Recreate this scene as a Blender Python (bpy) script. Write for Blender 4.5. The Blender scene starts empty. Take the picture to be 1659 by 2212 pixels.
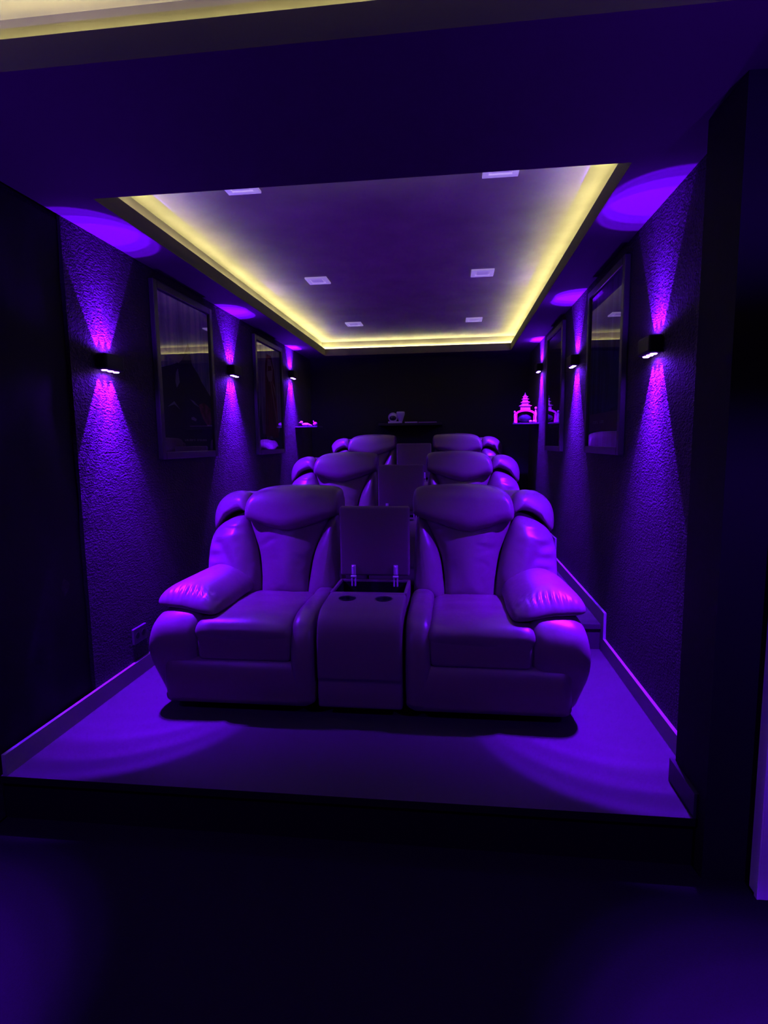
import bpy, bmesh, math, random
from mathutils import Vector, Matrix, noise
random.seed(7)
sc = bpy.context.scene
C = sc.collection
PI = math.pi

# ------------------------------------------------------------------ camera
YAW, PITCH, ROLL, FPX = 0.119, 0.121, -0.013, 1232.8
cy, sy = math.cos(YAW), math.sin(YAW); cp, sp = math.cos(PITCH), math.sin(PITCH)
fw = Vector((-sy*cp, cy*cp, -sp)); rt = Vector((cy, sy, 0)); up = rt.cross(fw)
r2 = rt*math.cos(ROLL) + up*math.sin(ROLL); u2 = up*math.cos(ROLL) - rt*math.sin(ROLL)
cam = bpy.data.cameras.new('camera'); cam_o = bpy.data.objects.new('camera', cam); C.objects.link(cam_o)
M = Matrix((( r2.x, u2.x, -fw.x, 0.418), (r2.y, u2.y, -fw.y, 0.0), (r2.z, u2.z, -fw.z, 1.48), (0, 0, 0, 1)))
cam_o.matrix_world = M
cam.sensor_fit = 'HORIZONTAL'; cam.sensor_width = 36.0; cam.lens = FPX/1659*36.0
cam.clip_start = 0.02
sc.camera = cam_o

# ------------------------------------------------------------------ light levels / exposure
w = bpy.data.worlds.new('world'); sc.world = w; w.use_nodes = True
w.node_tree.nodes['Background'].inputs[0].default_value = (0, 0, 0, 1)
w.node_tree.nodes['Background'].inputs[1].default_value = 0
sc.view_settings.view_transform = 'Standard'; sc.view_settings.look = 'None'
sc.view_settings.exposure = 0.0; sc.view_settings.gamma = 1.0
sc.view_settings.use_curve_mapping = False
sc.cycles.use_denoising = True
sc.cycles.caustics_reflective = False; sc.cycles.caustics_refractive = False
sc.cycles.sample_clamp_indirect = 4.0
VIOLET = (0.125, 0.0015, 1.0)          # colour of the wall lamps
P_BEAM = 310.0                       # each narrow beam of a wall lamp
P_HALO = 440.0; P_SPILL = 10.0                       # wide scatter of a lamp lens
COVE = (1.0, 0.93, 0.42); COVE_L = 52.0
BEAM_HALF = math.radians(24.5)

# room dimensions (camera at x .418, y 0, z 1.48)
HX = 1.35; YB = 7.17; YF = -1.6
ZS = 2.522; ZL = 2.605; ZU = 2.690     # soffit underside, lip top, upper ceiling
TX = 1.095; TY0, TY1 = 2.403, 6.906    # tray opening
TIER = [(1.93, 0.184), (3.55, 0.347), (5.24, 0.520)]

# ------------------------------------------------------------------ helpers
def mesh_obj(name, verts, faces, mat=None, parent=None, smooth=False, mats=None, midx=None):
    me = bpy.data.meshes.new(name); me.from_pydata([tuple(v) for v in verts], [], faces); me.validate()
    bm = bmesh.new(); bm.from_mesh(me)
    bmesh.ops.remove_doubles(bm, verts=bm.verts, dist=1e-6)
    bmesh.ops.recalc_face_normals(bm, faces=bm.faces)
    bm.to_mesh(me); bm.free()
    o = bpy.data.objects.new(name, me); C.objects.link(o)
    if mats:
        for m in mats: me.materials.append(m)
    elif mat: me.materials.append(mat)
    if smooth:
        for p in me.polygons: p.use_smooth = True
    if parent: o.parent = parent
    return o
def bm_obj(name, bm, mat=None, parent=None, smooth=False, mats=None, renormal=True):
    if renormal: bmesh.ops.recalc_face_normals(bm, faces=bm.faces)
    me = bpy.data.meshes.new(name); bm.to_mesh(me); bm.free()
    o = bpy.data.objects.new(name, me); C.objects.link(o)
    for m in (mats or ([mat] if mat else [])): me.materials.append(m)
    if smooth:
        for p in me.polygons: p.use_smooth = True
    if parent: o.parent = parent
    return o
def thing(name, label, cat, loc=(0, 0, 0), rz=0.0, group=None):
    o = bpy.data.objects.new(name, None); C.objects.link(o); o.empty_display_size = 0.1
    o.location = loc; o.rotation_euler = (0, 0, rz)
    o['label'] = label; o['category'] = cat
    if group: o['group'] = group
    return o
def tag(o, label, cat, group=None):
    o['label'] = label; o['category'] = cat
    if group: o['group'] = group
    return o
def struct(o):
    o['kind'] = 'structure'; return o
def box(bm, lo, hi, bev=0.0, seg=2, mi=0, rot=None):
    c = [(a+b)/2 for a, b in zip(lo, hi)]; s = [b-a for a, b in zip(lo, hi)]
    r = bmesh.ops.create_cube(bm, size=1.0)
    vs = r['verts']
    for v in vs: v.co = Vector((v.co.x*s[0], v.co.y*s[1], v.co.z*s[2]))
    if bev > 0:
        es = list({e for v in vs for e in v.link_edges})
        bb = bmesh.ops.bevel(bm, geom=es, offset=bev, segments=seg, profile=0.5, affect='EDGES', clamp_overlap=True)
        vs = list({v for f in bb['faces'] for v in f.verts} | {v for v in vs if v.is_valid})
    if rot is not None:
        for v in vs: v.co = rot @ v.co
    for v in vs: v.co += Vector(c)
    for f in {f for v in vs for f in v.link_faces}: f.material_index = mi
    return vs
def cyl(bm, a, b, r, n=20, r_end=None, mi=0, caps=True):
    a = Vector(a); b = Vector(b); d = (b-a); L = d.length
    q = d.to_track_quat('Z', 'Y').to_matrix()
    res = bmesh.ops.create_cone(bm, cap_ends=caps, cap_tris=False, segments=n, radius1=r, radius2=r if r_end is None else r_end, depth=L)
    for v in res['verts']: v.co = q @ v.co + (a+b)/2
    for f in {f for v in res['verts'] for f in v.link_faces}: f.material_index = mi
    return res['verts']
def ball(bm, c, rx, ry=None, rz=None, mi=0, seg=18):
    ry = ry or rx; rz = rz or rx
    res = bmesh.ops.create_uvsphere(bm, u_segments=seg, v_segments=max(8, seg//2+2), radius=1.0)
    for v in res['verts']: v.co = Vector((v.co.x*rx+c[0], v.co.y*ry+c[1], v.co.z*rz+c[2]))
    for f in {f for v in res['verts'] for f in v.link_faces}: f.material_index = mi
def lathe(bm, prof, c=(0, 0, 0), n=24, mi=0):
    rows = []
    for r, z in prof:
        rows.append([bm.verts.new((c[0]+r*math.cos(2*PI*k/n), c[1]+r*math.sin(2*PI*k/n), c[2]+z)) for k in range(n)])
    for i in range(len(rows)-1):
        for k in range(n):
            f = bm.faces.new((rows[i][k], rows[i][(k+1) % n], rows[i+1][(k+1) % n], rows[i+1][k])); f.material_index = mi
    for row in (rows[0], rows[-1]):
        f = bm.faces.new(row); f.material_index = mi
def resample(pts, n):                       # closed Catmull-Rom, even spacing
    P = [Vector(p) for p in pts]; k = len(P); fine = []
    for i in range(k):
        p0, p1, p2, p3 = P[i-1], P[i], P[(i+1) % k], P[(i+2) % k]
        for j in range(16):
            t = j/16
            fine.append(0.5*((2*p1)+(p2-p0)*t+(2*p0-5*p1+4*p2-p3)*t*t+(3*p1-p0-3*p2+p3)*t**3))
    L = [0.0]
    for i in range(len(fine)): L.append(L[-1]+(fine[(i+1) % len(fine)]-fine[i]).length)
    out = []; j = 0
    for i in range(n):
        s = L[-1]*i/n
        while L[j+1] < s: j += 1
        a, b = fine[j], fine[(j+1) % len(fine)]
        out.append(a.lerp(b, (s-L[j])/max(1e-9, L[j+1]-L[j])))
    return out
def closest(p, spine):
    best = None
    if len(spine) == 1: return Vector(spine[0])
    for a, b in zip(spine[:-1], spine[1:]):
        a = Vector(a); b = Vector(b); d = b-a; t = max(0, min(1, (p-a).dot(d)/d.dot(d))); q = a+d*t
        if best is None or (q-p).length < best[0]: best = ((q-p).length, q)
    return best[1]
def puff(name, pts, spine, wf, wb, mp, mat, parent, n=72, rings=12, p=2.1, disp=None):
    """a stuffed cushion: outline (u,v), stuffed wf to the front and wb to the back; mp(u,v,w) -> xyz"""
    out = resample(pts, n); tgt = [closest(q, spine) for q in out]
    V = []; F = []
    def ring(t, sgn, th):
        base = len(V)
        for i in range(n):
            q = out[i].lerp(tgt[i], t); wv = sgn*th*(max(0, 1-(1-t)**p))**(1/p)
            if disp and sgn > 0: wv += disp(q.x, q.y, t)*(1 if 0 < t else 0)
            V.append(mp(q.x, q.y, wv))
        return base
    ts = [(i/rings)**1.8 for i in range(rings+1)]
    rows = [ring(t, -1, wb) for t in reversed(ts)] + [ring(t, 1, wf) for t in ts[1:]]
    for a, b in zip(rows[:-1], rows[1:]):
        for i in range(n):
            j = (i+1) % n; F.append((a+i, a+j, b+j, b+i))
    return mesh_obj(name, V, F, mat, parent, smooth=True)
def inset_poly(P, d):
    k = len(P); out = []
    area = sum(P[i].x*P[(i+1) % k].y-P[(i+1) % k].x*P[i].y for i in range(k))
    s = 1 if area > 0 else -1
    for i in range(k):
        t = (P[(i+1) % k]-P[i-1]).normalized(); nrm = Vector((-t.y, t.x))*s
        out.append(P[i]+nrm*d)
    return out
def side_loft(name, prof, xs, mat, parent, n=72, xf=None, disp=None):
    """profile (y,z) swept along x; xs = [(x, inset)...] rounds the two ends; xf(x,y,z) bends it"""
    P = resample(prof, n); V = []; F = []
    for x, ins in xs:
        for q in (inset_poly(P, ins) if ins else P):
            v = Vector((x, q.x, q.y))
            if xf: v = Vector(xf(v.x, v.y, v.z))
            V.append(v)
    for r in range(len(xs)-1):
        for i in range(n):
            j = (i+1) % n; F.append((r*n+i, r*n+j, (r+1)*n+j, (r+1)*n+i))
    for r in (0, len(xs)-1):
        c = sum((V[r*n+i] for i in range(n)), Vector())/n; V.append(c); ci = len(V)-1
        for i in range(n): F.append((r*n+i, r*n+(i+1) % n, ci))
    return mesh_obj(name, V, F, mat, parent, smooth=True)
def ends(x0, x1, r, k=5, mid=6):
    a = []
    for i in range(k+1):
        th = PI/2*i/k; a.append((x0+r*(1-math.cos(th)) if False else x0+r*(1-math.cos(th)), r*(1-math.sin(th))))
    m = [(x0+r+(x1-x0-2*r)*i/mid, 0.0) for i in range(1, mid)]
    b = [(x1-(x-x0), ins) for x, ins in reversed(a)]
    return a+m+b
def copy_tree(o, parent=None):
    c = o.copy(); C.objects.link(c)
    if parent: c.parent = parent
    for ch in list(o.children): copy_tree(ch, c)
    return c

# ------------------------------------------------------------------ materials
def mat(name, col, rough=0.5, spec=0.5, metal=0.0, bumps=(), coat=0.0, vary=None):
    m = bpy.data.materials.new(name); m.use_nodes = True; nt = m.node_tree; b = nt.nodes['Principled BSDF']
    b.inputs['Base Color'].default_value = (*col, 1); b.inputs['Roughness'].default_value = rough
    b.inputs['Specular IOR Level'].default_value = spec; b.inputs['Metallic'].default_value = metal
    b.inputs['Coat Weight'].default_value = coat
    tc = nt.nodes.new('ShaderNodeTexCoord'); prev = None
    for kind, scale, strength, dist in bumps:
        if kind == 'noise':
            t = nt.nodes.new('ShaderNodeTexNoise'); t.inputs['Scale'].default_value = scale; t.inputs['Detail'].default_value = 4; out = t.outputs['Fac']
        elif kind == 'stretch':
            mpn = nt.nodes.new('ShaderNodeMapping'); mpn.inputs['Scale'].default_value = (1, 0.6, 1.4)
            t = nt.nodes.new('ShaderNodeTexNoise'); t.inputs['Scale'].default_value = scale; t.inputs['Detail'].default_value = 3
            nt.links.new(tc.outputs['Object'], mpn.inputs['Vector']); nt.links.new(mpn.outputs['Vector'], t.inputs['Vector']); out = t.outputs['Fac']
        else:
            t = nt.nodes.new('ShaderNodeTexVoronoi'); t.inputs['Scale'].default_value = scale; out = t.outputs['Distance']
        if kind != 'stretch': nt.links.new(tc.outputs['Object'], t.inputs['Vector'])
        bu = nt.nodes.new('ShaderNodeBump'); bu.inputs['Strength'].default_value = strength; bu.inputs['Distance'].default_value = dist
        nt.links.new(out, bu.inputs['Height'])
        if prev: nt.links.new(prev.outputs['Normal'], bu.inputs['Normal'])
        prev = bu
    if prev: nt.links.new(prev.outputs['Normal'], b.inputs['Normal'])
    if vary:
        s, amt = vary
        t = nt.nodes.new('ShaderNodeTexNoise'); t.inputs['Scale'].default_value = s; t.inputs['Detail'].default_value = 5
        nt.links.new(tc.outputs['Object'], t.inputs['Vector'])
        r = nt.nodes.new('ShaderNodeValToRGB')
        r.color_ramp.elements[0].position = 0.3; r.color_ramp.elements[1].position = 0.7
        r.color_ramp.elements[0].color = (*[c*(1-amt) for c in col], 1); r.color_ramp.elements[1].color = (*[min(1, c*(1+amt)) for c in col], 1)
        nt.links.new(t.outputs['Fac'], r.inputs['Fac']); nt.links.new(r.outputs['Color'], b.inputs['Base Color'])
    return m
def emis(name, col, L):
    m = bpy.data.materials.new(name); m.use_nodes = True; nt = m.node_tree
    for nd in list(nt.nodes): nt.nodes.remove(nd)
    e = nt.nodes.new('ShaderNodeEmission'); e.inputs[0].default_value = (*col, 1); e.inputs[1].default_value = L
    o = nt.nodes.new('ShaderNodeOutputMaterial'); nt.links.new(e.outputs[0], o.inputs[0])
    return m
M_WALL = mat('rough_wall_covering', (0.034, 0.029, 0.032), 0.85, 0.25, bumps=(('noise', 5, 0.5, 0.03), ('stretch', 72, 0.75, 0.010), ('voronoi', 120, 0.5, 0.006)))
M_WALLB = mat('black_back_wall', (0.018, 0.016, 0.02), 0.85, 0.2, bumps=(('noise', 60, 0.2, 0.004),))
M_PIER = mat('black_matt_paint', (0.012, 0.011, 0.013), 0.8, 0.2, bumps=(('noise', 40, 0.2, 0.004),))
M_SOFFIT = mat('dark_soffit_paint', (0.045, 0.036, 0.040), 0.8, 0.2, bumps=(('noise', 30, 0.05, 0.003),))
M_CEIL = mat('grey_ceiling_paint', (0.36, 0.33, 0.25), 0.8, 0.2, bumps=(('noise', 9, 0.10, 0.01),), vary=(3.5, 0.12))
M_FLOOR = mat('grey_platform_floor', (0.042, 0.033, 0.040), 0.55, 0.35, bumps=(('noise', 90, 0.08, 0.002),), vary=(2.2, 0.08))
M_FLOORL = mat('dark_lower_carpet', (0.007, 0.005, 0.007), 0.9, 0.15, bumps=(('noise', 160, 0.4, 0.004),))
M_BASE = mat('grey_skirting_paint', (0.28, 0.26, 0.28), 0.45, 0.4)
M_LEATHER = mat('dark_brown_leather', (0.140, 0.076, 0.108), 0.36, 0.5, bumps=(('noise', 14, 0.10, 0.02), ('voronoi', 420, 0.06, 0.002)))
M_LEATHERB = mat('flat_vinyl', (0.130, 0.074, 0.104), 0.55, 0.4, bumps=(('voronoi', 420, 0.05, 0.002),))
M_BLACK = mat('black_plastic', (0.012, 0.012, 0.014), 0.45, 0.4)
M_WELL = mat('black_storage_lining', (0.008, 0.007, 0.009), 0.9, 0.1)
M_CHROME = mat('satin_chrome', (0.88, 0.86, 0.88), 0.32, 0.6, metal=0.45)
M_LAMP = mat('black_lamp_body', (0.008, 0.008, 0.010), 0.5, 0.2)
M_LENS = emis('violet_lens', (0.30, 0.10, 1.0), 60.0)
M_LED = emis('warm_led', COVE, COVE_L)
def led_ramp(m):                  # strip emission is made stronger towards the back wall
    nt = m.node_tree; e = next(n for n in nt.nodes if n.type == 'EMISSION')
    tc = nt.nodes.new('ShaderNodeTexCoord'); sx = nt.nodes.new('ShaderNodeSeparateXYZ'); mr = nt.nodes.new('ShaderNodeMapRange')
    mr.inputs['From Min'].default_value = 2.4; mr.inputs['From Max'].default_value = 6.9
    mr.inputs['To Min'].default_value = COVE_L*0.82; mr.inputs['To Max'].default_value = COVE_L*2.0
    nt.links.new(tc.outputs['Object'], sx.inputs[0]); nt.links.new(sx.outputs['Y'], mr.inputs['Value']); nt.links.new(mr.outputs[0], e.inputs[1])
led_ramp(M_LED)
M_WHITE = mat('white_downlight_plastic', (0.82, 0.80, 0.80), 0.4, 0.4)
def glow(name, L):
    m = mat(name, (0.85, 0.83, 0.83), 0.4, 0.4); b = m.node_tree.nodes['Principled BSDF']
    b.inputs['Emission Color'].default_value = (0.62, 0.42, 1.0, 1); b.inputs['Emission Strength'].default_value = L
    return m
M_GLOW = glow('bezel_added_glow', 0.30); M_GLOW2 = glow('diffuser_added_glow', 0.22)  # faint lilac glow added to the white plastic so fixtures outshine the ceiling
M_FRAME = mat('black_picture_frame', (0.03, 0.027, 0.03), 0.4, 0.5)
M_PORC = mat('white_glazed_ornament', (0.75, 0.70, 0.74), 0.35, 0.5)
M_PINK = mat('pale_pink_ornament', (0.80, 0.52, 0.62), 0.5, 0.4)
M_ROSE = mat('rose_ornament_trim', (0.62, 0.14, 0.30), 0.5, 0.4)
M_DARKGLOSS = mat('dark_gloss', (0.02, 0.018, 0.03), 0.15, 0.5)
M_SHELF = mat('black_shelf', (0.015, 0.014, 0.017), 0.5, 0.3)
def glass_pane_mat():
    m = bpy.data.materials.new('poster_glazing'); m.use_nodes = True; nt = m.node_tree
    for nd in list(nt.nodes): nt.nodes.remove(nd)
    o = nt.nodes.new('ShaderNodeOutputMaterial'); mx = nt.nodes.new('ShaderNodeMixShader')
    tr = nt.nodes.new('ShaderNodeBsdfTransparent'); gl = nt.nodes.new('ShaderNodeBsdfGlossy'); gl.inputs['Roughness'].default_value = 0.015
    mx.inputs[0].default_value = 0.58
    nt.links.new(tr.outputs[0], mx.inputs[1]); nt.links.new(gl.outputs[0], mx.inputs[2])
    nt.links.new(mx.outputs[0], o.inputs[0]); return m
M_GLASS = glass_pane_mat()
def print_mat(name, cols, sx=9.0, sz=1.0, scale=2.0, rough=0.6):
    """streaky printed background: stops of a colour ramp over stretched noise"""
    m = bpy.data.materials.new(name); m.use_nodes = True; nt = m.node_tree; b = nt.nodes['Principled BSDF']
    b.inputs['Roughness'].default_value = rough; b.inputs['Specular IOR Level'].default_value = 0.2
    tc = nt.nodes.new('ShaderNodeTexCoord'); mp = nt.nodes.new('ShaderNodeMapping'); mp.inputs['Scale'].default_value = (sx, 1, sz)
    t = nt.nodes.new('ShaderNodeTexNoise'); t.inputs['Scale'].default_value = scale; t.inputs['Detail'].default_value = 6
    r = nt.nodes.new('ShaderNodeValToRGB'); r.color_ramp.elements.remove(r.color_ramp.elements[1])
    for i, (pos, c) in enumerate(cols):
        e = r.color_ramp.elements[0] if i == 0 else r.color_ramp.elements.new(pos)
        e.position = pos; e.color = (*c, 1)
    nt.links.new(tc.outputs['Object'], mp.inputs['Vector']); nt.links.new(mp.outputs['Vector'], t.inputs['Vector'])
    nt.links.new(t.outputs['Fac'], r.inputs['Fac']); nt.links.new(r.outputs['Color'], b.inputs['Base Color'])
    return m
def ink(name, col): return mat(name, col, 0.6, 0.2)

# ------------------------------------------------------------------ the room shell
def prism(name, poly, axis, a, b, mt, mats=None, mi=None):
    """polygon swept along an axis; axis 'x': poly is (y,z); axis 'z': poly is (x,y)"""
    bm = bmesh.new(); k = len(poly)
    P = (lambda q, t: (t, q[0], q[1])) if axis == 'x' else (lambda q, t: (q[0], q[1], t))
    A = [bm.verts.new(P(q, a)) for q in poly]; B = [bm.verts.new(P(q, b)) for q in poly]
    fs = [bm.faces.new((A[i], A[(i+1) % k], B[(i+1) % k], B[i])) for i in range(k)] + [bm.faces.new(A), bm.faces.new(B)]
    if mi:
        for i, f in enumerate(fs): f.material_index = mi(i)
    return bm_obj(name, bm, mt, mats=mats)
# floor: lower floor and three carpeted tiers with a small nosing at each step
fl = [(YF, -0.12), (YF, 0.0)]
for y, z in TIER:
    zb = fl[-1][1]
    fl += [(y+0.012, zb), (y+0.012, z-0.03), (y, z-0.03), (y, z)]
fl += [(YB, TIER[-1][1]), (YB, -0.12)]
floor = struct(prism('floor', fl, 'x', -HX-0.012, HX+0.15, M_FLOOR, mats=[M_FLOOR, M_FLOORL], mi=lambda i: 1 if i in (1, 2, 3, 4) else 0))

# left wall: rough covering from y 2.54 on, an uneven stretch of wall before it
bm = bmesh.new(); box(bm, (-HX-0.2, 2.54, 0.0), (-HX, YB+0.2, ZU+0.1)); box(bm, (-HX-0.2, YF-0.2, 0.0), (-HX-0.022, 2.54, ZU+0.1))
wl = struct(bm_obj('wall_left', bm, M_WALL))
ny, nz = 46, 60; V = []; F = []
for i in range(ny+1):
    for j in range(nz+1):
        y = 1.0+(2.535-1.0)*i/ny; z = 0.0+2.5*j/nz
        k = noise.noise(Vector((y*3.1, z*2.3, 4.0)))
        V.append((-HX-0.020+0.016*max(0.0, k)+0.003*noise.noise(Vector((y*11, z*9, 1.0))), y, z))
for i in range(ny):
    for j in range(nz):
        a = i*(nz+1)+j; F.append((a, a+1, a+nz+2, a+nz+1))
me = mesh_obj('trim_1', V, F, M_PIER, smooth=True); struct(me)
# right wall with the pier and the recessed passage beside the camera
rp = [(HX, YB+0.2), (HX, 2.14), (1.259, 2.14), (1.259, 1.88), (1.432, 1.88), (1.432, YF-0.2), (1.70, YF-0.2), (1.70, YB+0.2)]
wr = struct(prism('wall_right', rp, 'z', 0.0, ZU+0.1, M_WALL, mats=[M_WALL, M_PIER], mi=lambda i: 1 if i in (1, 2, 3, 4) else 0))
bm = bmesh.new(); box(bm, (-HX-0.2, YB, 0.0), (1.70, YB+0.2, ZU+0.1)); struct(bm_obj('wall_back', bm, M_WALLB))
bm = bmesh.new(); box(bm, (-HX-0.2, YF-0.2, 0.0), (1.70, YF, ZU+0.1)); struct(bm_obj('wall_front', bm, M_PIER))
# upper ceiling and the dropped soffit with its two trays (lip + led ledge)
bm = bmesh.new(); box(bm, (-HX-0.2, YF-0.2, ZU), (1.70, YB+0.2, ZU+0.12)); struct(bm_obj('ceiling', bm, M_CEIL))
FT0, FT1 = -1.2, 1.597        # the tray nearer the camera
LEDGE = 0.050                 # ledge behind the lip
bm = bmesh.new()
ZD = ZL-0.020
def sof(x0, x1, y0, y1):      # solid soffit up to the ledge level
    box(bm, (x0, y0, ZS), (x1, y1, ZD))
sof(-HX, -TX, YF, YB); sof(TX, 1.44, YF, YB); sof(-TX, TX, TY1, YB); sof(-TX, TX, FT1, TY0); sof(-TX, TX, YF, FT0)
soffit = bm_obj('trim_2', bm, M_SOFFIT); struct(soffit)
bm = bmesh.new(); t = 0.008
for (y0, y1) in ((TY0, TY1), (FT0, FT1)):
    box(bm, (-TX-t, y0-t, ZD), (-TX, y1+t, ZL)); box(bm, (TX, y0-t, ZD), (TX+t, y1+t, ZL))
    box(bm, (-TX, y0-t, ZD), (TX, y0, ZL)); box(bm, (-TX, y1, ZD), (TX, y1+t, ZL))
struct(bm_obj('trim_3', bm, M_SOFFIT))
bm = bmesh.new(); g = LEDGE        # white upstand closing the trough behind the ledge
for (y0, y1) in ((TY0, TY1), (FT0, FT1)):
    box(bm, (-TX-g-0.05, y0-g, ZD), (-TX-g, y1+g, ZU)); box(bm, (TX+g, y0-g, ZD), (TX+g+0.05, y1+g, ZU))
    box(bm, (-TX-g-0.05, y0-g-0.05, ZD), (TX+g+0.05, y0-g, ZU)); box(bm, (-TX-g-0.05, y1+g, ZD), (TX+g+0.05, y1+g+0.05, ZU))
struct(bm_obj('trim_4', bm, M_CEIL))

# stepped skirting boards
def skirting(name, x0, x1, y0, lowz=True):
    h = 0.090; top = []; bot = []
    ys = [y for y, z in TIER]; zs = [z for y, z in TIER]
    bot = [(y0, zs[0])]; top = [(y0, zs[0]+h)]
    for k in (1, 2):
        bot += [(ys[k], zs[k-1]), (ys[k], zs[k])]; top += [(ys[k]-0.06, zs[k-1]+h), (ys[k]-0.06, zs[k]+h)]
    bot.append((YB, zs[2])); top.append((YB, zs[2]+h))
    return struct(prism(name, bot+top[::-1], 'x', x0, x1, M_BASE))
skirting('baseboard_left', -HX, -HX+0.016, 1.93)
skirting('baseboard_right', HX-0.016, HX, 2.14)
bm = bmesh.new(); box(bm, (1.259-0.016, 1.93, 0.184), (1.259, 2.156, 0.274)); box(bm, (1.259, 2.14, 0.184), (1.334, 2.156, 0.274))
struct(bm_obj('baseboard_pier', bm, mat('dark_skirting_paint', (0.03, 0.027, 0.03), 0.4, 0.4)))
bm = bmesh.new(); box(bm, (-HX+0.016, YB-0.014, 0.52), (HX-0.016, YB, 0.61)); struct(bm_obj('baseboard_back', bm, M_BASE))
# door lining standing in the passage on the right
bm = bmesh.new(); box(bm, (1.402, 1.803, 0.0), (1.432, 1.865, 2.30), 0.003); box(bm, (1.396, 1.803, 0.0), (1.404, 1.822, 2.30), 0.002)
struct(bm_obj('trim_5', bm, M_WHITE))

# ------------------------------------------------------------------ LED strips in the coves
for i, (y0, y1, lab) in enumerate(((TY0, TY1, 'warm yellow light strip glowing in the cove of the tray above the seats'),
                                   (FT0, FT1, 'warm yellow light strip in the cove of the nearer ceiling tray at the upper left'))):
    bm = bmesh.new(); e = LEDGE-0.014; f = LEDGE-0.010; a = TX+e; b_ = TX+f; z0, z1 = ZL-0.013, ZL-0.002
    box(bm, (-b_, y0-f, z0), (-a, y1+f, z1)); box(bm, (a, y0-f, z0), (b_, y1+f, z1))
    box(bm, (-a, y0-f, z0), (a, y0-e, z1)); box(bm, (-a, y1+e, z0), (a, y1+f, z1))
    tag(bm_obj('light_strip', bm, M_LED), lab, 'light strip')

# ------------------------------------------------------------------ recessed square downlights
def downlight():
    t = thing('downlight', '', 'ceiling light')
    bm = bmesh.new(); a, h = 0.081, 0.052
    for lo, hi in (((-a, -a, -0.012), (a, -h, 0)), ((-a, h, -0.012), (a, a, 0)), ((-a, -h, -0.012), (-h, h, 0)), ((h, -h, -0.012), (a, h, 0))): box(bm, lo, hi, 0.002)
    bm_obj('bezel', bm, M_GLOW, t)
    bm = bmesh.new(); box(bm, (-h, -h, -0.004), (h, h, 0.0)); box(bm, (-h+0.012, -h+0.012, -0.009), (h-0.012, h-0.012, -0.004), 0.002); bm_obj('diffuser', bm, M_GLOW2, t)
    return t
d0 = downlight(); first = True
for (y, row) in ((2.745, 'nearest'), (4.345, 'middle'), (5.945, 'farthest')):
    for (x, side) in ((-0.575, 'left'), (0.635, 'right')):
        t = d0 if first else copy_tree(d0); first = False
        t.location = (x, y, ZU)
        t['label'] = 'square white downlight, faint glow added, on the tray ceiling, %s of the %s three' % (row, side)
        t['group'] = 'square downlights in the ceiling tray'

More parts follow.
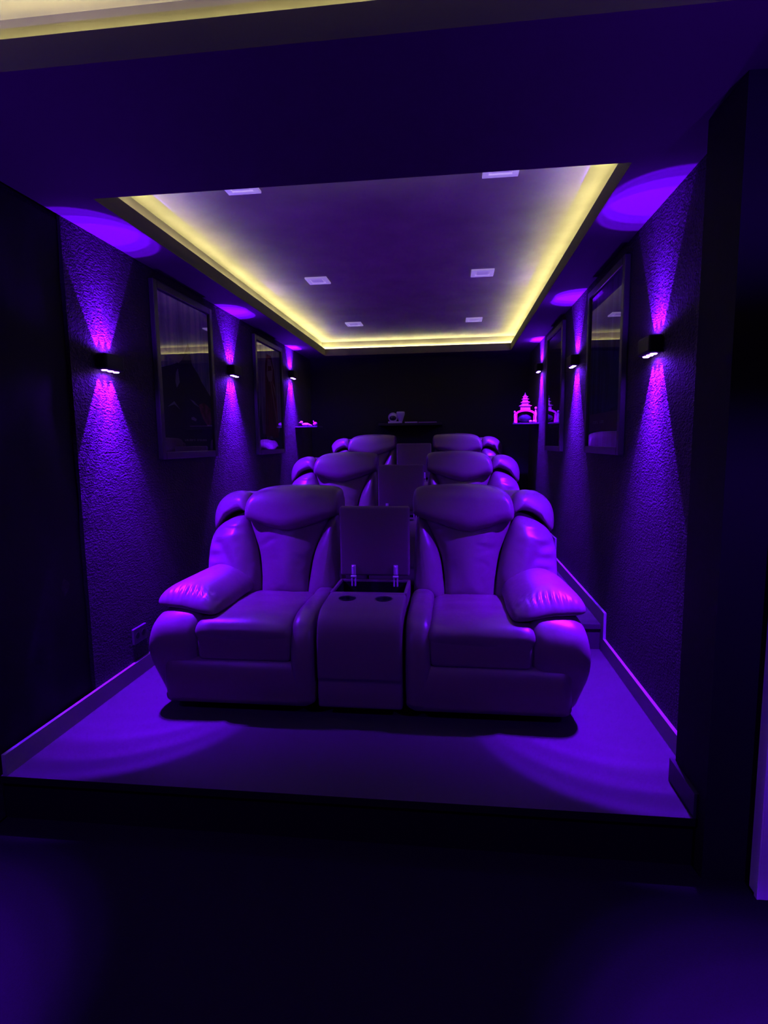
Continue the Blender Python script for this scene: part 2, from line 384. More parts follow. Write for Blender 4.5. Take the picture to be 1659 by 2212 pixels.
# ------------------------------------------------------------------ up-and-down wall lamps
def wall_lamp():
    """local x runs along the wall, -y out of the wall"""
    t = thing('wall_lamp', '', 'wall lamp')
    bm = bmesh.new(); box(bm, (-0.082, -0.066, 0.004), (0.082, -0.004, 0.086), 0.012, 3); bm_obj('lamp_body', bm, M_LAMP, t, smooth=False)
    bm = bmesh.new(); box(bm, (-0.06, -0.006, 0.015), (0.06, 0.0, 0.075), 0.003); bm_obj('wall_plate', bm, M_LAMP, t)
    for sgn in (-1, 1):
        for k in (-1, 0, 1):
            bm = bmesh.new(); z = 0.003 if sgn < 0 else 0.0832
            lathe(bm, [(0.001, -0.004), (0.012, -0.003), (0.015, 0.0), (0.015, 0.003)] if sgn < 0 else [(0.015, -0.003), (0.015, 0.0), (0.012, 0.003), (0.001, 0.004)], (k*0.05, -0.034, z), 20)
            bm_obj('lens', bm, M_LENS, t, smooth=True)
            nmb = 'beam' if sgn < 0 else 'up_beam'
            L = bpy.data.lights.get(nmb) or bpy.data.lights.new(nmb, 'SPOT')
            L.energy = P_BEAM if sgn < 0 else P_BEAM*0.45; L.color = VIOLET; L.spot_size = 2*BEAM_HALF; L.spot_blend = 0.12; L.shadow_soft_size = 0.007
            lo = bpy.data.objects.new('beam', L); C.objects.link(lo); lo.parent = t
            lo.location = (k*0.05, -0.018, -0.005 if sgn < 0 else 0.092)
            lo.rotation_euler = (math.radians(-3), math.radians(-3*k), 0) if sgn < 0 else (PI+math.radians(-1), math.radians(4*k), 0)
        nmb = 'halo' if sgn < 0 else 'up_halo'
        HL = bpy.data.lights.get(nmb) or bpy.data.lights.new(nmb, 'SPOT')
        HL.energy = P_HALO if sgn < 0 else P_HALO*0.075; HL.color = VIOLET; HL.spot_size = math.radians(78 if sgn < 0 else 84); HL.spot_blend = 1.0; HL.shadow_soft_size = 0.012
        lo = bpy.data.objects.new('halo', HL); C.objects.link(lo); lo.parent = t
        lo.location = (0, -0.036, -0.005 if sgn < 0 else 0.095); lo.rotation_euler = (math.radians(-19), 0, 0) if sgn < 0 else (PI, 0, 0)
        S = bpy.data.lights.get('spill') or bpy.data.lights.new('spill', 'SPOT')
        S.energy = P_SPILL; S.color = VIOLET; S.spot_size = math.radians(176); S.spot_blend = 0.35; S.shadow_soft_size = 0.012
        lo = bpy.data.objects.new('spill', S); C.objects.link(lo); lo.parent = t
        lo.location = (0, -0.036, -0.006 if sgn < 0 else 0.096); lo.rotation_euler = (0, 0, 0) if sgn < 0 else (PI, 0, 0)
    # faint lens rings near the rim of each upward beam
    for nm in ('up_beam', 'beam'):
        LD = bpy.data.lights[nm]; LD.use_nodes = True; nt = LD.node_tree; em = next(n for n in nt.nodes if n.type == 'EMISSION')
        tc = nt.nodes.new('ShaderNodeTexCoord'); dt = nt.nodes.new('ShaderNodeVectorMath'); dt.operation = 'DOT_PRODUCT'; dt.inputs[1].default_value = (0, 0, -1)
        ab = nt.nodes.new('ShaderNodeMath'); ab.operation = 'ABSOLUTE'
        ac = nt.nodes.new('ShaderNodeMath'); ac.operation = 'ARCCOSINE'; dv = nt.nodes.new('ShaderNodeMath'); dv.operation = 'DIVIDE'; dv.inputs[1].default_value = BEAM_HALF
        rp_ = nt.nodes.new('ShaderNodeValToRGB'); el = rp_.color_ramp.elements
        stops = [(0.0, 0.85), (0.55, 0.85), (0.62, 1.0), (0.67, 0.88), (0.74, 0.90), (0.79, 1.12), (0.84, 0.90), (0.88, 0.92), (0.92, 1.32), (0.97, 0.75), (1.0, 0.5)]
        el[0].position = 0.0; el[0].color = (0.425, 0.425, 0.425, 1); el[1].position = 1.0; el[1].color = (0.25, 0.25, 0.25, 1)
        for p_, v_ in stops[1:-1]:
            e_ = el.new(p_); e_.color = (v_/2, v_/2, v_/2, 1)
        mu = nt.nodes.new('ShaderNodeMath'); mu.operation = 'MULTIPLY'; mu.inputs[1].default_value = 2.0
        nt.links.new(tc.outputs['Normal'], dt.inputs[0]); nt.links.new(dt.outputs['Value'], ab.inputs[0]); nt.links.new(ab.outputs[0], ac.inputs[0])
        nt.links.new(ac.outputs[0], dv.inputs[0]); nt.links.new(dv.outputs[0], rp_.inputs['Fac']); nt.links.new(rp_.outputs['Color'], mu.inputs[0]); nt.links.new(mu.outputs[0], em.inputs['Strength'])
    return t
w0 = wall_lamp(); first = True
LAMPS = [(2.80, 1.857, 'beside the front seats'), (4.51, 2.022, 'beside the middle seats'), (6.25, 2.19, 'beside the rearmost seats'), (0.95, 1.70, None)]
for (y, z, where) in LAMPS:
    for side, sg in (('left', -1), ('right', 1)):
        t = w0 if first else copy_tree(w0); first = False
        x = sg*HX if where else (-HX-0.022 if sg < 0 else 1.432)
        t.location = (x, y, z); t.rotation_euler = (0, 0, PI/2 if sg < 0 else -PI/2)
        t['label'] = ('black up-and-down wall lamp with violet beams on the %s wall %s' % (side, where)) if where else 'black up-and-down wall lamp on the %s wall nearest the viewer, beyond the picture edge' % side
        t['group'] = 'violet wall lamps'
        for ch in t.children:                       # only the downward halo is tilted back, to light seats more than floor
            if ch.type == 'LIGHT' and ch.data.name == 'halo': ch.rotation_euler[1] = math.radians(12)*sg
        if not where:
            for ch in list(t.children):
                if ch.type == 'LIGHT':
                    if ch.data.name in ('up_halo', 'halo', 'up_beam'): bpy.data.objects.remove(ch)
                    elif ch.data.name == 'spill':
                        LS = bpy.data.lights.get('front_spill') or ch.data.copy(); LS.name = 'front_spill'; LS.energy = P_SPILL*4.2; ch.data = LS
                    else:
                        LD = bpy.data.lights.get('dim_beam') or ch.data.copy(); LD.name = 'dim_beam'; LD.energy = P_BEAM*1.3; LD.spot_blend = 0.6; ch.data = LD

# ------------------------------------------------------------------ framed posters
def poster(name_label, side, y0, y1, z0, z1, bg, shapes, inks):
    W_ = y1-y0; H_ = z1-z0
    sg = -1 if side == 'left' else 1
    t = thing('framed_poster', name_label, 'poster', (sg*HX, (y0+y1)/2, (z0+z1)/2), PI/2 if sg < 0 else -PI/2, 'framed posters on the side walls')
    a, b_, fwid, d = W_/2, H_/2, 0.045, 0.034
    bm = bmesh.new()
    box(bm, (-a, -d, -b_), (-a+fwid, -0.002, b_), 0.005); box(bm, (a-fwid, -d, -b_), (a, -0.002, b_), 0.005)
    box(bm, (-a+fwid, -d, b_-fwid), (a-fwid, -0.002, b_), 0.005); box(bm, (-a+fwid, -d, -b_), (a-fwid, -0.002, -b_+fwid), 0.005)
    bm_obj('frame', bm, M_FRAME, t)
    bm = bmesh.new(); pa, pb = a-fwid+0.002, b_-fwid+0.002
    box(bm, (-pa, -0.012, -pb), (pa, -0.004, pb), mi=0)
    # printed shapes: (ink index, polygon in 0..1 coordinates, layer)
    for ii, poly, lay in shapes:
        vs = [bm.verts.new(((u-0.5)*2*pa, -0.0123-0.0003*lay, (v-0.5)*2*pb)) for u, v in poly]
        f = bm.faces.new(vs); f.material_index = ii
    o = bm_obj('print', bm, None, t, mats=[bg]+inks)
    bm = bmesh.new(); vs = [bm.verts.new(p) for p in ((-pa, -0.022, -pb), (pa, -0.022, -pb), (pa, -0.022, pb), (-pa, -0.022, pb))]; bm.faces.new(vs)
    gl = bm_obj('glass_pane', bm, M_GLASS, t, renormal=False)
    return t
def glyphs(ii, u0, u1, v0, v1, n, lay=3, gap=None):        # a line of small unreadable letter strokes
    out = []; rnd = random.Random(int(u0*1000)+n); wd = (u1-u0)/n
    for k in range(n):
        if gap is not None and k == gap: continue
        a = u0+k*wd; b = a+wd*0.72; m = (v0+v1)/2
        out.append((ii, [(a, v0), (a+wd*0.24, v0), (a+wd*0.24, v1), (a, v1)], lay))
        kind = rnd.randrange(3)
        if kind != 1: out.append((ii, [(a, v1-(v1-v0)*0.22), (b, v1-(v1-v0)*0.22), (b, v1), (a, v1)], lay))
        if kind != 2: out.append((ii, [(a, v0), (b, v0), (b, v0+(v1-v0)*0.22), (a, v0+(v1-v0)*0.22)], lay))
        if kind == 0: out.append((ii, [(b-wd*0.22, v0), (b, v0), (b, v1), (b-wd*0.22, v1)], lay))
    return out
I_PALE = ink('poster_pale_ink', (0.85, 0.85, 0.92)); I_MID = ink('poster_mid_blue_ink', (0.55, 0.58, 0.80)); I_DARK = ink('poster_dark_ink', (0.07, 0.06, 0.13))
I_RED = print_mat('poster_reddish_ink', [(0.35, (0.22, 0.05, 0.08)), (0.6, (0.75, 0.26, 0.34))], 2, 2, 9)
I_CLOAK = print_mat('poster_cloak_ink', [(0.35, (0.12, 0.02, 0.03)), (0.7, (0.55, 0.10, 0.13))], 5, 0.6, 5)
I_SKIN = ink('poster_buff_ink', (0.85, 0.66, 0.52)); I_BAND = ink('poster_band_ink', (0.26, 0.12, 0.34))
BG1 = print_mat('poster_blue_mist', [(0.32, (0.16, 0.17, 0.42)), (0.5, (0.50, 0.55, 0.85)), (0.64, (0.92, 0.92, 0.98))], 7, 0.7, 2.2)
BG2 = print_mat('poster_pale_streaks', [(0.30, (0.24, 0.22, 0.34)), (0.5, (0.60, 0.56, 0.66)), (0.7, (0.88, 0.82, 0.84))], 9, 0.6, 2.4)
BG3 = print_mat('poster_night_blue', [(0.35, (0.02, 0.025, 0.09)), (0.55, (0.06, 0.08, 0.26)), (0.75, (0.16, 0.20, 0.48))], 6, 0.7, 2.0)
BG4 = print_mat('poster_dark_violet', [(0.35, (0.012, 0.008, 0.03)), (0.7, (0.035, 0.02, 0.07))], 4, 1, 2.0)
s1 = [(3, [(0, 0), (1, 0), (1, 0.40), (0.80, 0.50), (0.66, 0.60), (0.56, 0.74), (0.52, 0.70), (0.40, 0.60), (0.22, 0.56), (0, 0.52)], 0),
      (1, [(0.02, 0.66), (0.02, 0.62), (0.36, 0.585), (0.50, 0.66), (0.40, 0.60)], 1), (2, [(0.58, 0.70), (0.62, 0.60), (0.90, 0.47), (0.68, 0.58), (0.62, 0.68)], 1),
      (1, [(0.04, 0.88), (0.07, 0.86), (0.03, 0.78), (0.02, 0.80)], 1), (2, [(0.12, 0.87), (0.15, 0.86), (0.24, 0.76), (0.20, 0.77)], 1),
      (2, [(0.30, 0.52), (0.34, 0.55), (0.36, 0.46), (0.30, 0.42), (0.28, 0.46)], 1), (2, [(0.12, 0.29), (0.24, 0.33), (0.34, 0.28), (0.24, 0.31)], 1),
      (2, [(0.54, 0.36), (0.62, 0.35), (0.74, 0.31), (0.62, 0.33)], 1), (1, [(0.55, 0.235), (0.60, 0.24), (0.66, 0.225), (0.64, 0.21), (0.55, 0.22)], 2),
      (4, [(0.72, 0.33), (0.84, 0.35), (0.98, 0.31), (0.99, 0.20), (0.90, 0.18), (0.82, 0.22), (0.75, 0.28)], 1)] \
     + glyphs(1, 0.40, 0.86, 0.072, 0.084, 15, gap=7)
s2 = [(3, [(0, 0), (1, 0), (1, 0.15), (0.0, 0.15)], 0), (3, [(0.04, 0.14), (0.14, 0.45), (0.20, 0.14)], 1),
      (1, [(0.28, 0.12), (0.86, 0.12), (0.80, 0.50), (0.74, 0.78), (0.62, 0.92), (0.44, 0.92), (0.36, 0.80), (0.34, 0.50)], 1),
      (4, [(0.42, 0.72), (0.50, 0.66), (0.64, 0.68), (0.68, 0.80), (0.60, 0.88), (0.48, 0.88)], 2),
      (1, [(0.47, 0.76), (0.63, 0.78), (0.62, 0.82), (0.48, 0.81)], 3), (4, [(0.54, 0.70), (0.58, 0.70), (0.84, 0.20), (0.80, 0.22)], 2), (4, [(0.60, 0.70), (0.74, 0.62), (0.78, 0.50), (0.70, 0.60)], 2),
      (5, [(0.20, 0.0), (0.23, 0.02), (0.30, 0.50), (0.26, 0.50), (0.22, 0.12)], 2), (5, [(0.34, 0.16), (0.42, 0.50), (0.41, 0.36)], 2),
      (3, [(0.84, 0.15), (1, 0.15), (1, 0.28)], 1)] \
     + glyphs(2, 0.34, 0.62, 0.105, 0.130, 4, lay=4) + glyphs(2, 0.40, 0.58, 0.078, 0.086, 5, lay=4) + glyphs(2, 0.38, 0.60, 0.058, 0.068, 5, lay=4)
s3 = [(1, [(0.03, 0.10), (0.97, 0.10), (0.97, 0.215), (0.03, 0.215)], 0)] + glyphs(2, 0.16, 0.52, 0.150, 0.168, 8, gap=4) \
     + [(3, [(0.55, 0.10+0.12), (0.98, 0.25), (0.98, 0.55), (0.80, 0.62), (0.66, 0.42)], 0)]
s4 = [(1, [(0.12, 0.19), (0.86, 0.20), (0.86, 0.21), (0.12, 0.21)], 0)] + glyphs(1, 0.14, 0.80, 0.170, 0.188, 9) + [(2, [(0.2, 0.3), (0.7, 0.3), (0.6, 0.7), (0.35, 0.75)], 0)]
poster('black framed poster of blue mist and a dark peak on the left wall, nearer one', 'left', 3.29, 4.12, 1.395, 2.455, BG1, s1, [I_PALE, I_MID, I_DARK, I_RED])
poster('black framed poster of a dark red cloaked figure on the left wall, farther one', 'left', 5.04, 5.87, 1.385, 2.455, BG2, s2, [I_CLOAK, I_PALE, I_DARK, I_SKIN, I_BAND])
poster('night-blue framed poster with a violet band at its foot, on the right wall', 'right', 3.25, 4.08, 1.395, 2.445, BG3, s3, [I_BAND, I_MID, ink('poster_ultramarine_ink', (0.06, 0.08, 0.30))])
poster('black framed dark violet poster on the right wall, farther one', 'right', 4.96, 5.76, 1.385, 2.46, BG4, s4, [I_BAND, ink('poster_plum_ink', (0.03, 0.012, 0.045))])

# ------------------------------------------------------------------ reclining loveseats
def loveseat():
    t = thing('loveseat', '', 'loveseat')
    def lean(z): return 0.620+(z-0.43)*0.27          # front plane of the backrests
    hinges = []
    for s in (-1, 1):                                 # the two seats, mirrored about the console
        X = lambda v: s*v
        mp_back = lambda u, v, ww: (X(u), lean(v)-ww+0.10*max(0.0, u-0.76), v)
        # ---- arm: an upholstered column rolling over at the front
        prof = [(0.075, 0.060), (0.060, 0.10), (0.040, 0.19), (0.010, 0.28), (0.002, 0.37), (0.028, 0.465), (0.085, 0.518), (0.17, 0.535), (0.40, 0.53), (0.70, 0.52), (0.88, 0.47), (0.90, 0.25), (0.89, 0.06), (0.5, 0.05), (0.2, 0.05)]
        def bulge(x, y, z):
            k = max(0.0, min(1.0, (x-0.76)/0.27)); o = 0.035*math.sin(PI*max(0, min(1, (z-0.02)/0.56))) - 0.045*max(0, (0.22-z)/0.22)
            drop = 0.060*k*k*max(0, (z-0.25)/0.27) if z > 0.25 else 0
            inn = (1-k)*0.03*max(0, (z-0.30)/0.2) if z > 0.3 else 0
            return (s*(x+k*o-inn*0.0), y + 0.015*(1-k), z-drop-inn*0.6)
        arm = side_loft('armrest', prof, ends(0.775, 1.015, 0.055, 6, 8), M_LEATHER, t, xf=bulge)
        # gathered pad on top of the arm
        def pleat(u, v, tt):
            fr = max(0.0, 1-abs(v-0.115)/0.06); ed = math.sin(PI*min(1, tt*1.7))
            return 0.010*fr*ed*math.sin((u-0.70)*2*PI/0.030+1.2*math.sin(v*60))
        def mp_pad(u, v, ww):
            k = (u-0.70)/0.34
            return (X(u), v, 0.520-0.030*(1-k)+0.012*k+ww-0.05*max(0, k-0.55)-0.10*max(0.0, (0.12-v))*1.0)
        puff('arm_pad', [(0.705, 0.075), (0.76, 0.055), (0.86, 0.075), (0.95, 0.095), (1.025, 0.125), (1.050, 0.20), (1.045, 0.40), (1.02, 0.62), (0.93, 0.70), (0.78, 0.69), (0.70, 0.60), (0.692, 0.40), (0.690, 0.20)],
             [(0.86, 0.25), (0.86, 0.58)], 0.106, 0.035, mp_pad, M_LEATHER, t, n=180, rings=14, p=1.9, disp=pleat)
        # ---- front rail with the inner arm, one upholstered U around the footrest
        rail = [(0.040, 0.055), (0.015, 0.09), (0.002, 0.16), (0.012, 0.235), (0.035, 0.275), (0.09, 0.285), (0.3, 0.28), (0.8, 0.28), (0.85, 0.10), (0.8, 0.05), (0.4, 0.05)]
        side_loft('front_rail', rail, [(s*x, i) for x, i in ends(0.225, 0.968, 0.045, 6, 10)], M_LEATHER, t)
        inner = [(0.040, 0.055), (0.010, 0.11), (-0.004, 0.24), (0.004, 0.36), (0.040, 0.445), (0.12, 0.490), (0.25, 0.50), (0.45, 0.495), (0.60, 0.47), (0.62, 0.20), (0.60, 0.06), (0.3, 0.05)]
        side_loft('inner_arm', inner, [(s*x, i) for x, i in ends(0.212, 0.332, 0.045, 6, 4)], M_LEATHER, t)
        # ---- footrest panel and seat cushion
        foot = [(0.022, 0.275), (0.012, 0.31), (0.010, 0.36), (0.016, 0.42), (0.04, 0.435), (0.10, 0.43), (0.12, 0.35), (0.10, 0.28), (0.05, 0.268)]
        side_loft('footrest', foot, [(s*x, i) for x, i in ends(0.325, 0.790, 0.03, 5, 10)], M_LEATHER, t)
        seat = [(0.012, 0.395), (0.018, 0.425), (0.055, 0.452), (0.14, 0.465), (0.32, 0.466), (0.50, 0.455), (0.66, 0.44), (0.70, 0.40), (0.66, 0.345), (0.40, 0.335), (0.10, 0.335), (0.04, 0.355)]
        def dome(x, y, z):
            k = (x-0.56)/0.25; return (s*x, y-0.010*(1-k*k), z+0.020*(1-k*k)*max(0, (z-0.36)/0.1)+0.006*noise.noise(Vector((x*7, y*7, s*3.0))))
        side_loft('seat_cushion', seat, ends(0.318, 0.805, 0.04, 6, 14), M_LEATHER, t, xf=dome)
        # ---- backrest shell and its stuffed pads
        shell = [(0.72, 0.10), (0.70, 0.30), (0.72, 0.45), (0.80, 0.75), (0.855, 0.95), (0.90, 1.00), (0.96, 1.00), (0.985, 0.94), (0.97, 0.60), (0.94, 0.20), (0.90, 0.08), (0.80, 0.06)]
        bk = side_loft('backrest', shell, [(s*x, i) for x, i in ends(0.225, 0.955, 0.06, 6, 10)], M_LEATHER, t)
        def crease(am, off, sc1, sc2, lo=1.0):
            def f(u, v, tt):
                a = noise.noise(Vector((u*sc1+off, v*sc2, off))); b2 = noise.noise(Vector((u*6-off, v*6, off+9)))
                return math.sin(PI*min(1, tt*1.15+0.05))*am*(0.8*b2*lo - max(0, 1-7*abs(a))*max(0, b2+0.25))
            return f
        wr = lambda sc_, am, off: (lambda u, v, tt: am*math.sin(PI*min(1, tt*1.3))*noise.noise(Vector((u*sc_*0.4+off, v*sc_, off))))
        puff('lumbar_pad', [(0.395, 0.42), (0.53, 0.405), (0.655, 0.42), (0.668, 0.55), (0.690, 0.68), (0.755, 0.85), (0.74, 0.90), (0.52, 0.91), (0.28, 0.90), (0.265, 0.86), (0.355, 0.69), (0.385, 0.55)],
             [(0.52, 0.52), (0.52, 0.78)], 0.066, 0.05, mp_back, M_LEATHER, bk, n=150, rings=26, p=1.9, disp=crease(0.012, 3.1*s, 5, 11))
        def rad(u, v, tt): return 0.0060*math.sin(PI*min(1, tt*1.2))*math.sin(v*95+u*12)*max(0, min(1, (u-0.76)*8))
        puff('outer_bolster', [(0.665, 0.42), (0.73, 0.40), (0.88, 0.41), (0.985, 0.47), (1.004, 0.62), (0.985, 0.76), (0.93, 0.830), (0.84, 0.872), (0.775, 0.865), (0.720, 0.75), (0.685, 0.62), (0.668, 0.52)],
             [(0.80, 0.54), (0.85, 0.74)], 0.108, 0.14, mp_back, M_LEATHER, bk, n=150, rings=26, p=1.9, disp=lambda u, v, tt, cf=crease(0.010, 7.7*s, 4, 13): rad(u, v, tt)*0.8+cf(u, v, tt))
        puff('inner_bolster', [(0.225, 0.43), (0.30, 0.415), (0.382, 0.43), (0.378, 0.55), (0.352, 0.69), (0.275, 0.87), (0.232, 0.88), (0.218, 0.70), (0.216, 0.55)],
             [(0.29, 0.52), (0.265, 0.72)], 0.088, 0.10, mp_back, M_LEATHER, bk, p=2.1, disp=wr(14, 0.005, 1.7*s))
        puff('headrest', [(0.225, 0.885), (0.36, 0.835), (0.50, 0.795), (0.60, 0.810), (0.70, 0.845), (0.762, 0.865), (0.768, 0.93), (0.74, 1.000), (0.66, 1.042), (0.50, 1.056), (0.34, 1.052), (0.240, 1.040), (0.210, 1.005), (0.208, 0.92)],
             [(0.265, 0.945), (0.50, 0.925), (0.715, 0.945)], 0.115, 0.12, lambda u, v, ww: (X(u), lean(v)-0.01-ww, v), M_LEATHER, bk, n=110, rings=18, p=3.0, disp=wr(9, 0.006, 5.3*s))
        puff('head_wing', [(0.752, 0.885), (0.82, 0.905), (0.90, 0.875), (0.985, 0.785), (1.004, 0.86), (0.985, 0.94), (0.93, 0.995), (0.85, 1.018), (0.785, 1.005), (0.756, 0.95)],
             [(0.83, 0.955), (0.92, 0.90)], 0.085, 0.13, lambda u, v, ww: (X(u), lean(v)+0.02-ww+0.28*max(0.0, u-0.76), v), M_LEATHER, bk, p=2.1, disp=wr(12, 0.005, 2.2*s))
        # small feet under the seat
        bm = bmesh.new(); box(bm, (min(X(0.30), X(0.86)), 0.14, 0.0), (max(X(0.30), X(0.86)), 0.84, 0.055), 0.006); bm_obj('recliner_base', bm, M_BLACK, t)
    # ---- console between the seats: front block, open storage well, raised lid
    cb = [(0.030, 0.055), (0.012, 0.08), (0.006, 0.14), (0.014, 0.190), (0.004, 0.205), (0.000, 0.30), (0.006, 0.40), (0.030, 0.470), (0.080, 0.508), (0.15, 0.522), (0.30, 0.530), (0.315, 0.52), (0.315, 0.30), (0.315, 0.06), (0.2, 0.05)]
    con = side_loft('console', cb, ends(-0.200, 0.200, 0.014, 3, 10), M_LEATHERB, t, n=120)
    holes = bmesh.new()
    for k in (-1, 1): cyl(holes, (k*0.092, 0.235, 0.44), (k*0.092, 0.235, 0.60), 0.042, 32)
    ho = bm_obj('holes', holes)
    md = con.modifiers.new('b', 'BOOLEAN'); md.operation = 'DIFFERENCE'; md.object = ho; md.solver = 'EXACT'
    bpy.context.view_layer.update(); dg = bpy.context.evaluated_depsgraph_get()
    nm = bpy.data.meshes.new_from_object(con.evaluated_get(dg)); con.modifiers.clear(); con.data = nm
    bpy.data.objects.remove(ho)
    for p in con.data.polygons: p.use_smooth = len(p.vertices) <= 4
    bm = bmesh.new()
    for sx in (-1, 1): box(bm, (min(sx*0.182, sx*0.200), 0.31, 0.06), (max(sx*0.182, sx*0.200), 0.62, 0.535), 0.006)
    box(bm, (-0.19, 0.60, 0.06), (0.19, 0.62, 0.535), 0.005)
    bm_obj('storage_rim', bm, M_LEATHERB, con)
    bm = bmesh.new(); z0 = 0.30
    box(bm, (-0.182, 0.314, z0-0.01), (0.182, 0.60, z0)); box(bm, (-0.182, 0.314, z0), (-0.178, 0.60, 0.522)); box(bm, (0.178, 0.314, z0), (0.182, 0.60, 0.522))
    box(bm, (-0.182, 0.5965, z0), (0.182, 0.60, 0.522)); box(bm, (-0.182, 0.3152, z0), (0.182, 0.318, 0.522))
    bm_obj('storage_well', bm, M_WELL, con)
    for k in (-1, 1):
        bm = bmesh.new(); n = 28
        rows = []
        for r, z in ((0.0455, 0.5285), (0.0415, 0.5305), (0.0405, 0.525), (0.038, 0.445)):
            rows.append([bm.verts.new((k*0.092+r*math.cos(2*PI*i/n), 0.235+r*math.sin(2*PI*i/n), z+(0.235-0.235)*0)) for i in range(n)])
        for a_, b_ in zip(rows[:-1], rows[1:]):
            for i in range(n): bm.faces.new((a_[i], a_[(i+1) % n], b_[(i+1) % n], b_[i]))
        bm.faces.new(rows[-1]); bm_obj('cup_holder', bm, M_BLACK, con, smooth=True)
    # raised lid, square with rounded corners and a welted edge
    lid = [(-0.193, 0.562), (0.193, 0.562), (0.196, 0.75), (0.193, 0.930), (0.165, 0.945), (0.0, 0.950), (-0.165, 0.945), (-0.193, 0.930), (-0.196, 0.75)]
    bm = bmesh.new(); box(bm, (-0.195, 0.0, -0.195), (0.195, 0.048, 0.195), 0.014, 4)
    for v in bm.verts: v.co = Vector((v.co.x, 0.592+v.co.y, 0.752+v.co.z))
    ld = bm_obj('lid', bm, M_LEATHERB, con, smooth=True)
    for k in (-1, 1):
        bm = bmesh.new(); x = k*0.118
        cyl(bm, (x, 0.580, 0.572), (x, 0.580, 0.612), 0.006, 14); ball(bm, (x, 0.580, 0.612), 0.007)
        box(bm, (x-0.012, 0.584, 0.565), (x+0.012, 0.593, 0.620), 0.002)
        cyl(bm, (x-0.015, 0.582, 0.556), (x+0.015, 0.582, 0.556), 0.007, 14); box(bm, (x-0.013, 0.578, 0.500), (x-0.005, 0.592, 0.556), 0.002); box(bm, (x+0.005, 0.578, 0.500), (x+0.013, 0.592, 0.556), 0.002)
        h = bm_obj('hinge', bm, M_CHROME, con); h['label'] = 'bright metal lid hinge'
    return t
L0 = loveseat(); SX = -0.008
for i, (ty, tz, lab) in enumerate(((TIER[0][0]+0.57, TIER[0][1], 'dark leather two-seat recliner on the lowest step, nearest the viewer, console lid raised'),
                                   (TIER[1][0]+0.64, TIER[1][1], 'dark leather two-seat recliner on the middle step, behind the nearest one'),
                                   (TIER[2][0]+0.64, TIER[2][1], 'dark leather two-seat recliner on the top step, in front of the back wall'))):
    o = L0 if i == 0 else copy_tree(L0)
    o.location = (SX, ty, tz); o['label'] = lab; o['group'] = 'two-seat recliners in three rows'

# ------------------------------------------------------------------ back shelf and what stands on it
bm = bmesh.new(); box(bm, (-0.47, 6.96, 1.682), (0.30, YB, 1.712), 0.003)
tag(bm_obj('wall_shelf', bm, M_SHELF), 'long black floating shelf on the back wall', 'shelf')
t = thing('ornament', 'small white ornament with a dark dome on the back wall shelf', 'ornament', (-0.255, 7.05, 1.712))
bm = bmesh.new(); box(bm, (-0.10, -0.055, 0.0), (0.065, 0.055, 0.022), 0.006); bm_obj('base', bm, M_PORC, t)
bm = bmesh.new(); ball(bm, (-0.045, 0.0, 0.072), 0.058, 0.05, 0.060); bm_obj('shell', bm, M_PORC, t, smooth=True)
bm = bmesh.new(); ball(bm, (-0.043, -0.024, 0.066), 0.044, 0.034, 0.036); bm_obj('dome', bm, M_DARKGLOSS, t, smooth=True)
bm = bmesh.new(); lathe(bm, [(0.020, 0.020), (0.024, 0.03), (0.034, 0.06), (0.048, 0.10), (0.053, 0.125), (0.046, 0.140), (0.01, 0.142)], (0.050, 0.0, 0.0)); bm_obj('cup', bm, M_PORC, t, smooth=True)
bm = bmesh.new(); box(bm, (-0.075, -0.05, 0.0), (0.075, 0.05, 0.016), 0.003); o = bm_obj('plaque', bm, M_PORC)
o.location = (-0.075, 7.04, 1.712); tag(o, 'flat pale plate lying in the middle of the back wall shelf', 'plate')
bm = bmesh.new(); box(bm, (-0.11, -0.055, 0.0), (0.11, 0.055, 0.012), 0.003); o = bm_obj('stand', bm, mat('lilac_plastic', (0.42, 0.22, 0.40), 0.5, 0.4))
o.location = (0.125, 7.05, 1.712); tag(o, 'empty low pinkish stand at the right end of the back wall shelf', 'stand')

# corner ornament on the right: tiered tower model on an arched foot, on a small corner shelf
bm = bmesh.new(); box(bm, (1.07, 6.36, 1.655), (HX, 6.68, 1.672), 0.003); box(bm, (1.31, 6.42, 1.60), (HX, 6.62, 1.656), 0.003)
tag(bm_obj('corner_shelf', bm, M_SHELF), 'small black shelf at the far end of the right wall', 'shelf')
t = thing('tower_model', 'pink tiered tower model on an arched foot, on the small shelf at the far right', 'ornament', (1.215, 6.50, 1.672))
bm = bmesh.new()
n = 18; pts = []
for k in range(n+1):
    th = PI*k/n; pts.append((-0.092*math.cos(th), 0.085+0.042*math.sin(th)))
outer = [(-0.108*math.cos(PI*k/n), 0.095+0.052*math.sin(PI*k/n)) for k in range(n+1)]
for yy0, yy1 in ((-0.055, 0.055),):
    A = [bm.verts.new((x, yy0, z)) for x, z in pts]; B = [bm.verts.new((x, yy0, z)) for x, z in outer]
    A2 = [bm.verts.new((x, yy1, z)) for x, z in pts]; B2 = [bm.verts.new((x, yy1, z)) for x, z in outer]
    for k in range(n):
        bm.faces.new((A[k], A[k+1], B[k+1], B[k])); bm.faces.new((A2[k], A2[k+1], B2[k+1], B2[k]))
        bm.faces.new((B[k], B[k+1], B2[k+1], B2[k])); bm.faces.new((A[k], A[k+1], A2[k+1], A2[k]))
    bm.faces.new((A[0], B[0], B2[0], A2[0])); bm.faces.new((A[n], B[n], B2[n], A2[n]))
for sx in (-1, 1): box(bm, (sx*0.098-0.012, -0.05, 0.0), (sx*0.098+0.012, 0.05, 0.10), 0.004)
bm_obj('arched_foot', bm, M_ROSE, t)
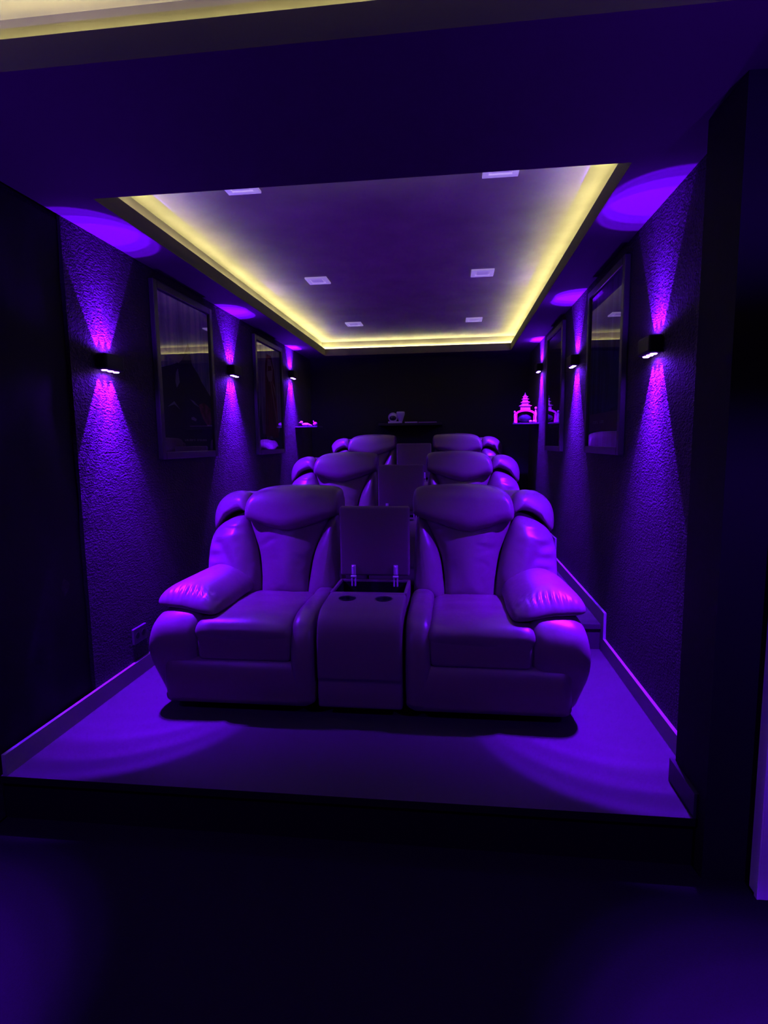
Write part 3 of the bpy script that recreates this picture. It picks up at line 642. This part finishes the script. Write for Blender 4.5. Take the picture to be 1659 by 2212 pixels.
bm = bmesh.new(); ball(bm, (0, 0.0, 0.060), 0.086, 0.045, 0.058); bm_obj('dark_bowl', bm, M_DARKGLOSS, t, smooth=True)
bm = bmesh.new(); z = 0.140
for wd, hh in ((0.052, 0.050), (0.034, 0.040), (0.024, 0.034), (0.015, 0.026)):
    box(bm, (-wd, -wd*0.8, z), (wd, wd*0.8, z+hh), 0.003); 
    for dx in (-1, 1): cyl(bm, (dx*wd*0.86, -wd*0.66, z), (dx*wd*0.86, -wd*0.66, z+hh+0.014), 0.007, 10, 0.001)
    box(bm, (-wd-0.013, -wd*0.8-0.010, z+hh-0.007), (wd+0.013, wd*0.8+0.010, z+hh), 0.002); z += hh
cyl(bm, (0, 0, z), (0, 0, z+0.045), 0.013, 14, 0.001)
bm_obj('tower', bm, M_PINK, t)
for sx, hh in ((-1, 0.13), (1, 0.175)):
    o = thing('figurine', ('slim pale figurine left of the pink tower model' if sx < 0 else 'taller pale figurine right of the pink tower model, by the wall'), 'figurine', (1.215+sx*0.118-(0.012 if sx > 0 else 0), 6.43, 1.672), 0, 'figurines on the far right shelf')
    bm = bmesh.new(); lathe(bm, [(0.012, 0.0), (0.014, 0.01), (0.008, hh*0.3), (0.013, hh*0.55), (0.007, hh*0.78), (0.005, hh*0.82)]); bm_obj('body', bm, M_PORC, o, smooth=True)
    bm = bmesh.new(); ball(bm, (0, 0, hh*0.90), 0.012, 0.012, 0.015); bm_obj('head', bm, M_PINK, o, smooth=True)
for k, x in enumerate((1.262, 1.300)):
    bm = bmesh.new(); ball(bm, (0, 0, 0.015), 0.016, 0.016, 0.015); o = bm_obj('ball_ornament', bm, M_PORC, None, smooth=True); o.location = (x, 6.385, 1.672)
    tag(o, ('round white bead in front of the pink tower model, left of the pair' if k == 0 else 'round white bead in front of the pink tower model, right of the pair'), 'bead', 'white beads on the far right shelf')
# corner ornaments on the left
bm = bmesh.new(); box(bm, (-HX, 6.38, 1.660), (-1.09, 6.66, 1.675), 0.003)
tag(bm_obj('corner_shelf', bm, M_SHELF), 'small black shelf at the far end of the left wall', 'shelf')
t = thing('bird_ornament', 'small pale bird ornament on the little shelf at the far left', 'ornament', (-1.27, 6.45, 1.675))
bm = bmesh.new(); ball(bm, (0.03, 0, 0.022), 0.045, 0.022, 0.018); cyl(bm, (0.06, 0, 0.02), (0.105, 0, 0.010), 0.012, 10, 0.004); bm_obj('body', bm, M_PORC, t, smooth=True)
bm = bmesh.new(); ball(bm, (-0.020, 0, 0.046), 0.017); cyl(bm, (-0.034, 0, 0.046), (-0.05, 0, 0.042), 0.005, 8, 0.001); bm_obj('head', bm, M_PORC, t, smooth=True)
bm = bmesh.new(); ball(bm, (0, 0, 0.024), 0.026, 0.022, 0.024); cyl(bm, (-0.014, 0, 0.04), (-0.022, 0, 0.062), 0.006, 10, 0.004)
o = bm_obj('bud_vase', bm, mat('mauve_glaze', (0.35, 0.16, 0.34), 0.4, 0.4), None, smooth=True); o.location = (-1.125, 6.43, 1.675); tag(o, 'tiny mauve bud vase at the edge of the little far left shelf', 'vase')

# power outlet low on the left wall
t = thing('power_outlet', 'dark power outlet low on the left wall beside the nearest recliner', 'outlet', (-HX, 2.95, 0.42), PI/2)
bm = bmesh.new(); box(bm, (-0.068, -0.014, -0.045), (0.068, 0.0, 0.045), 0.004); bm_obj('plate', bm, mat('dark_outlet_plastic', (0.10, 0.09, 0.10), 0.4, 0.4), t)
for k in (-1, 1):
    bm = bmesh.new(); cyl(bm, (k*0.03, -0.0155, 0), (k*0.03, -0.0135, 0), 0.018, 18); bm_obj('socket', bm, M_BLACK, t)
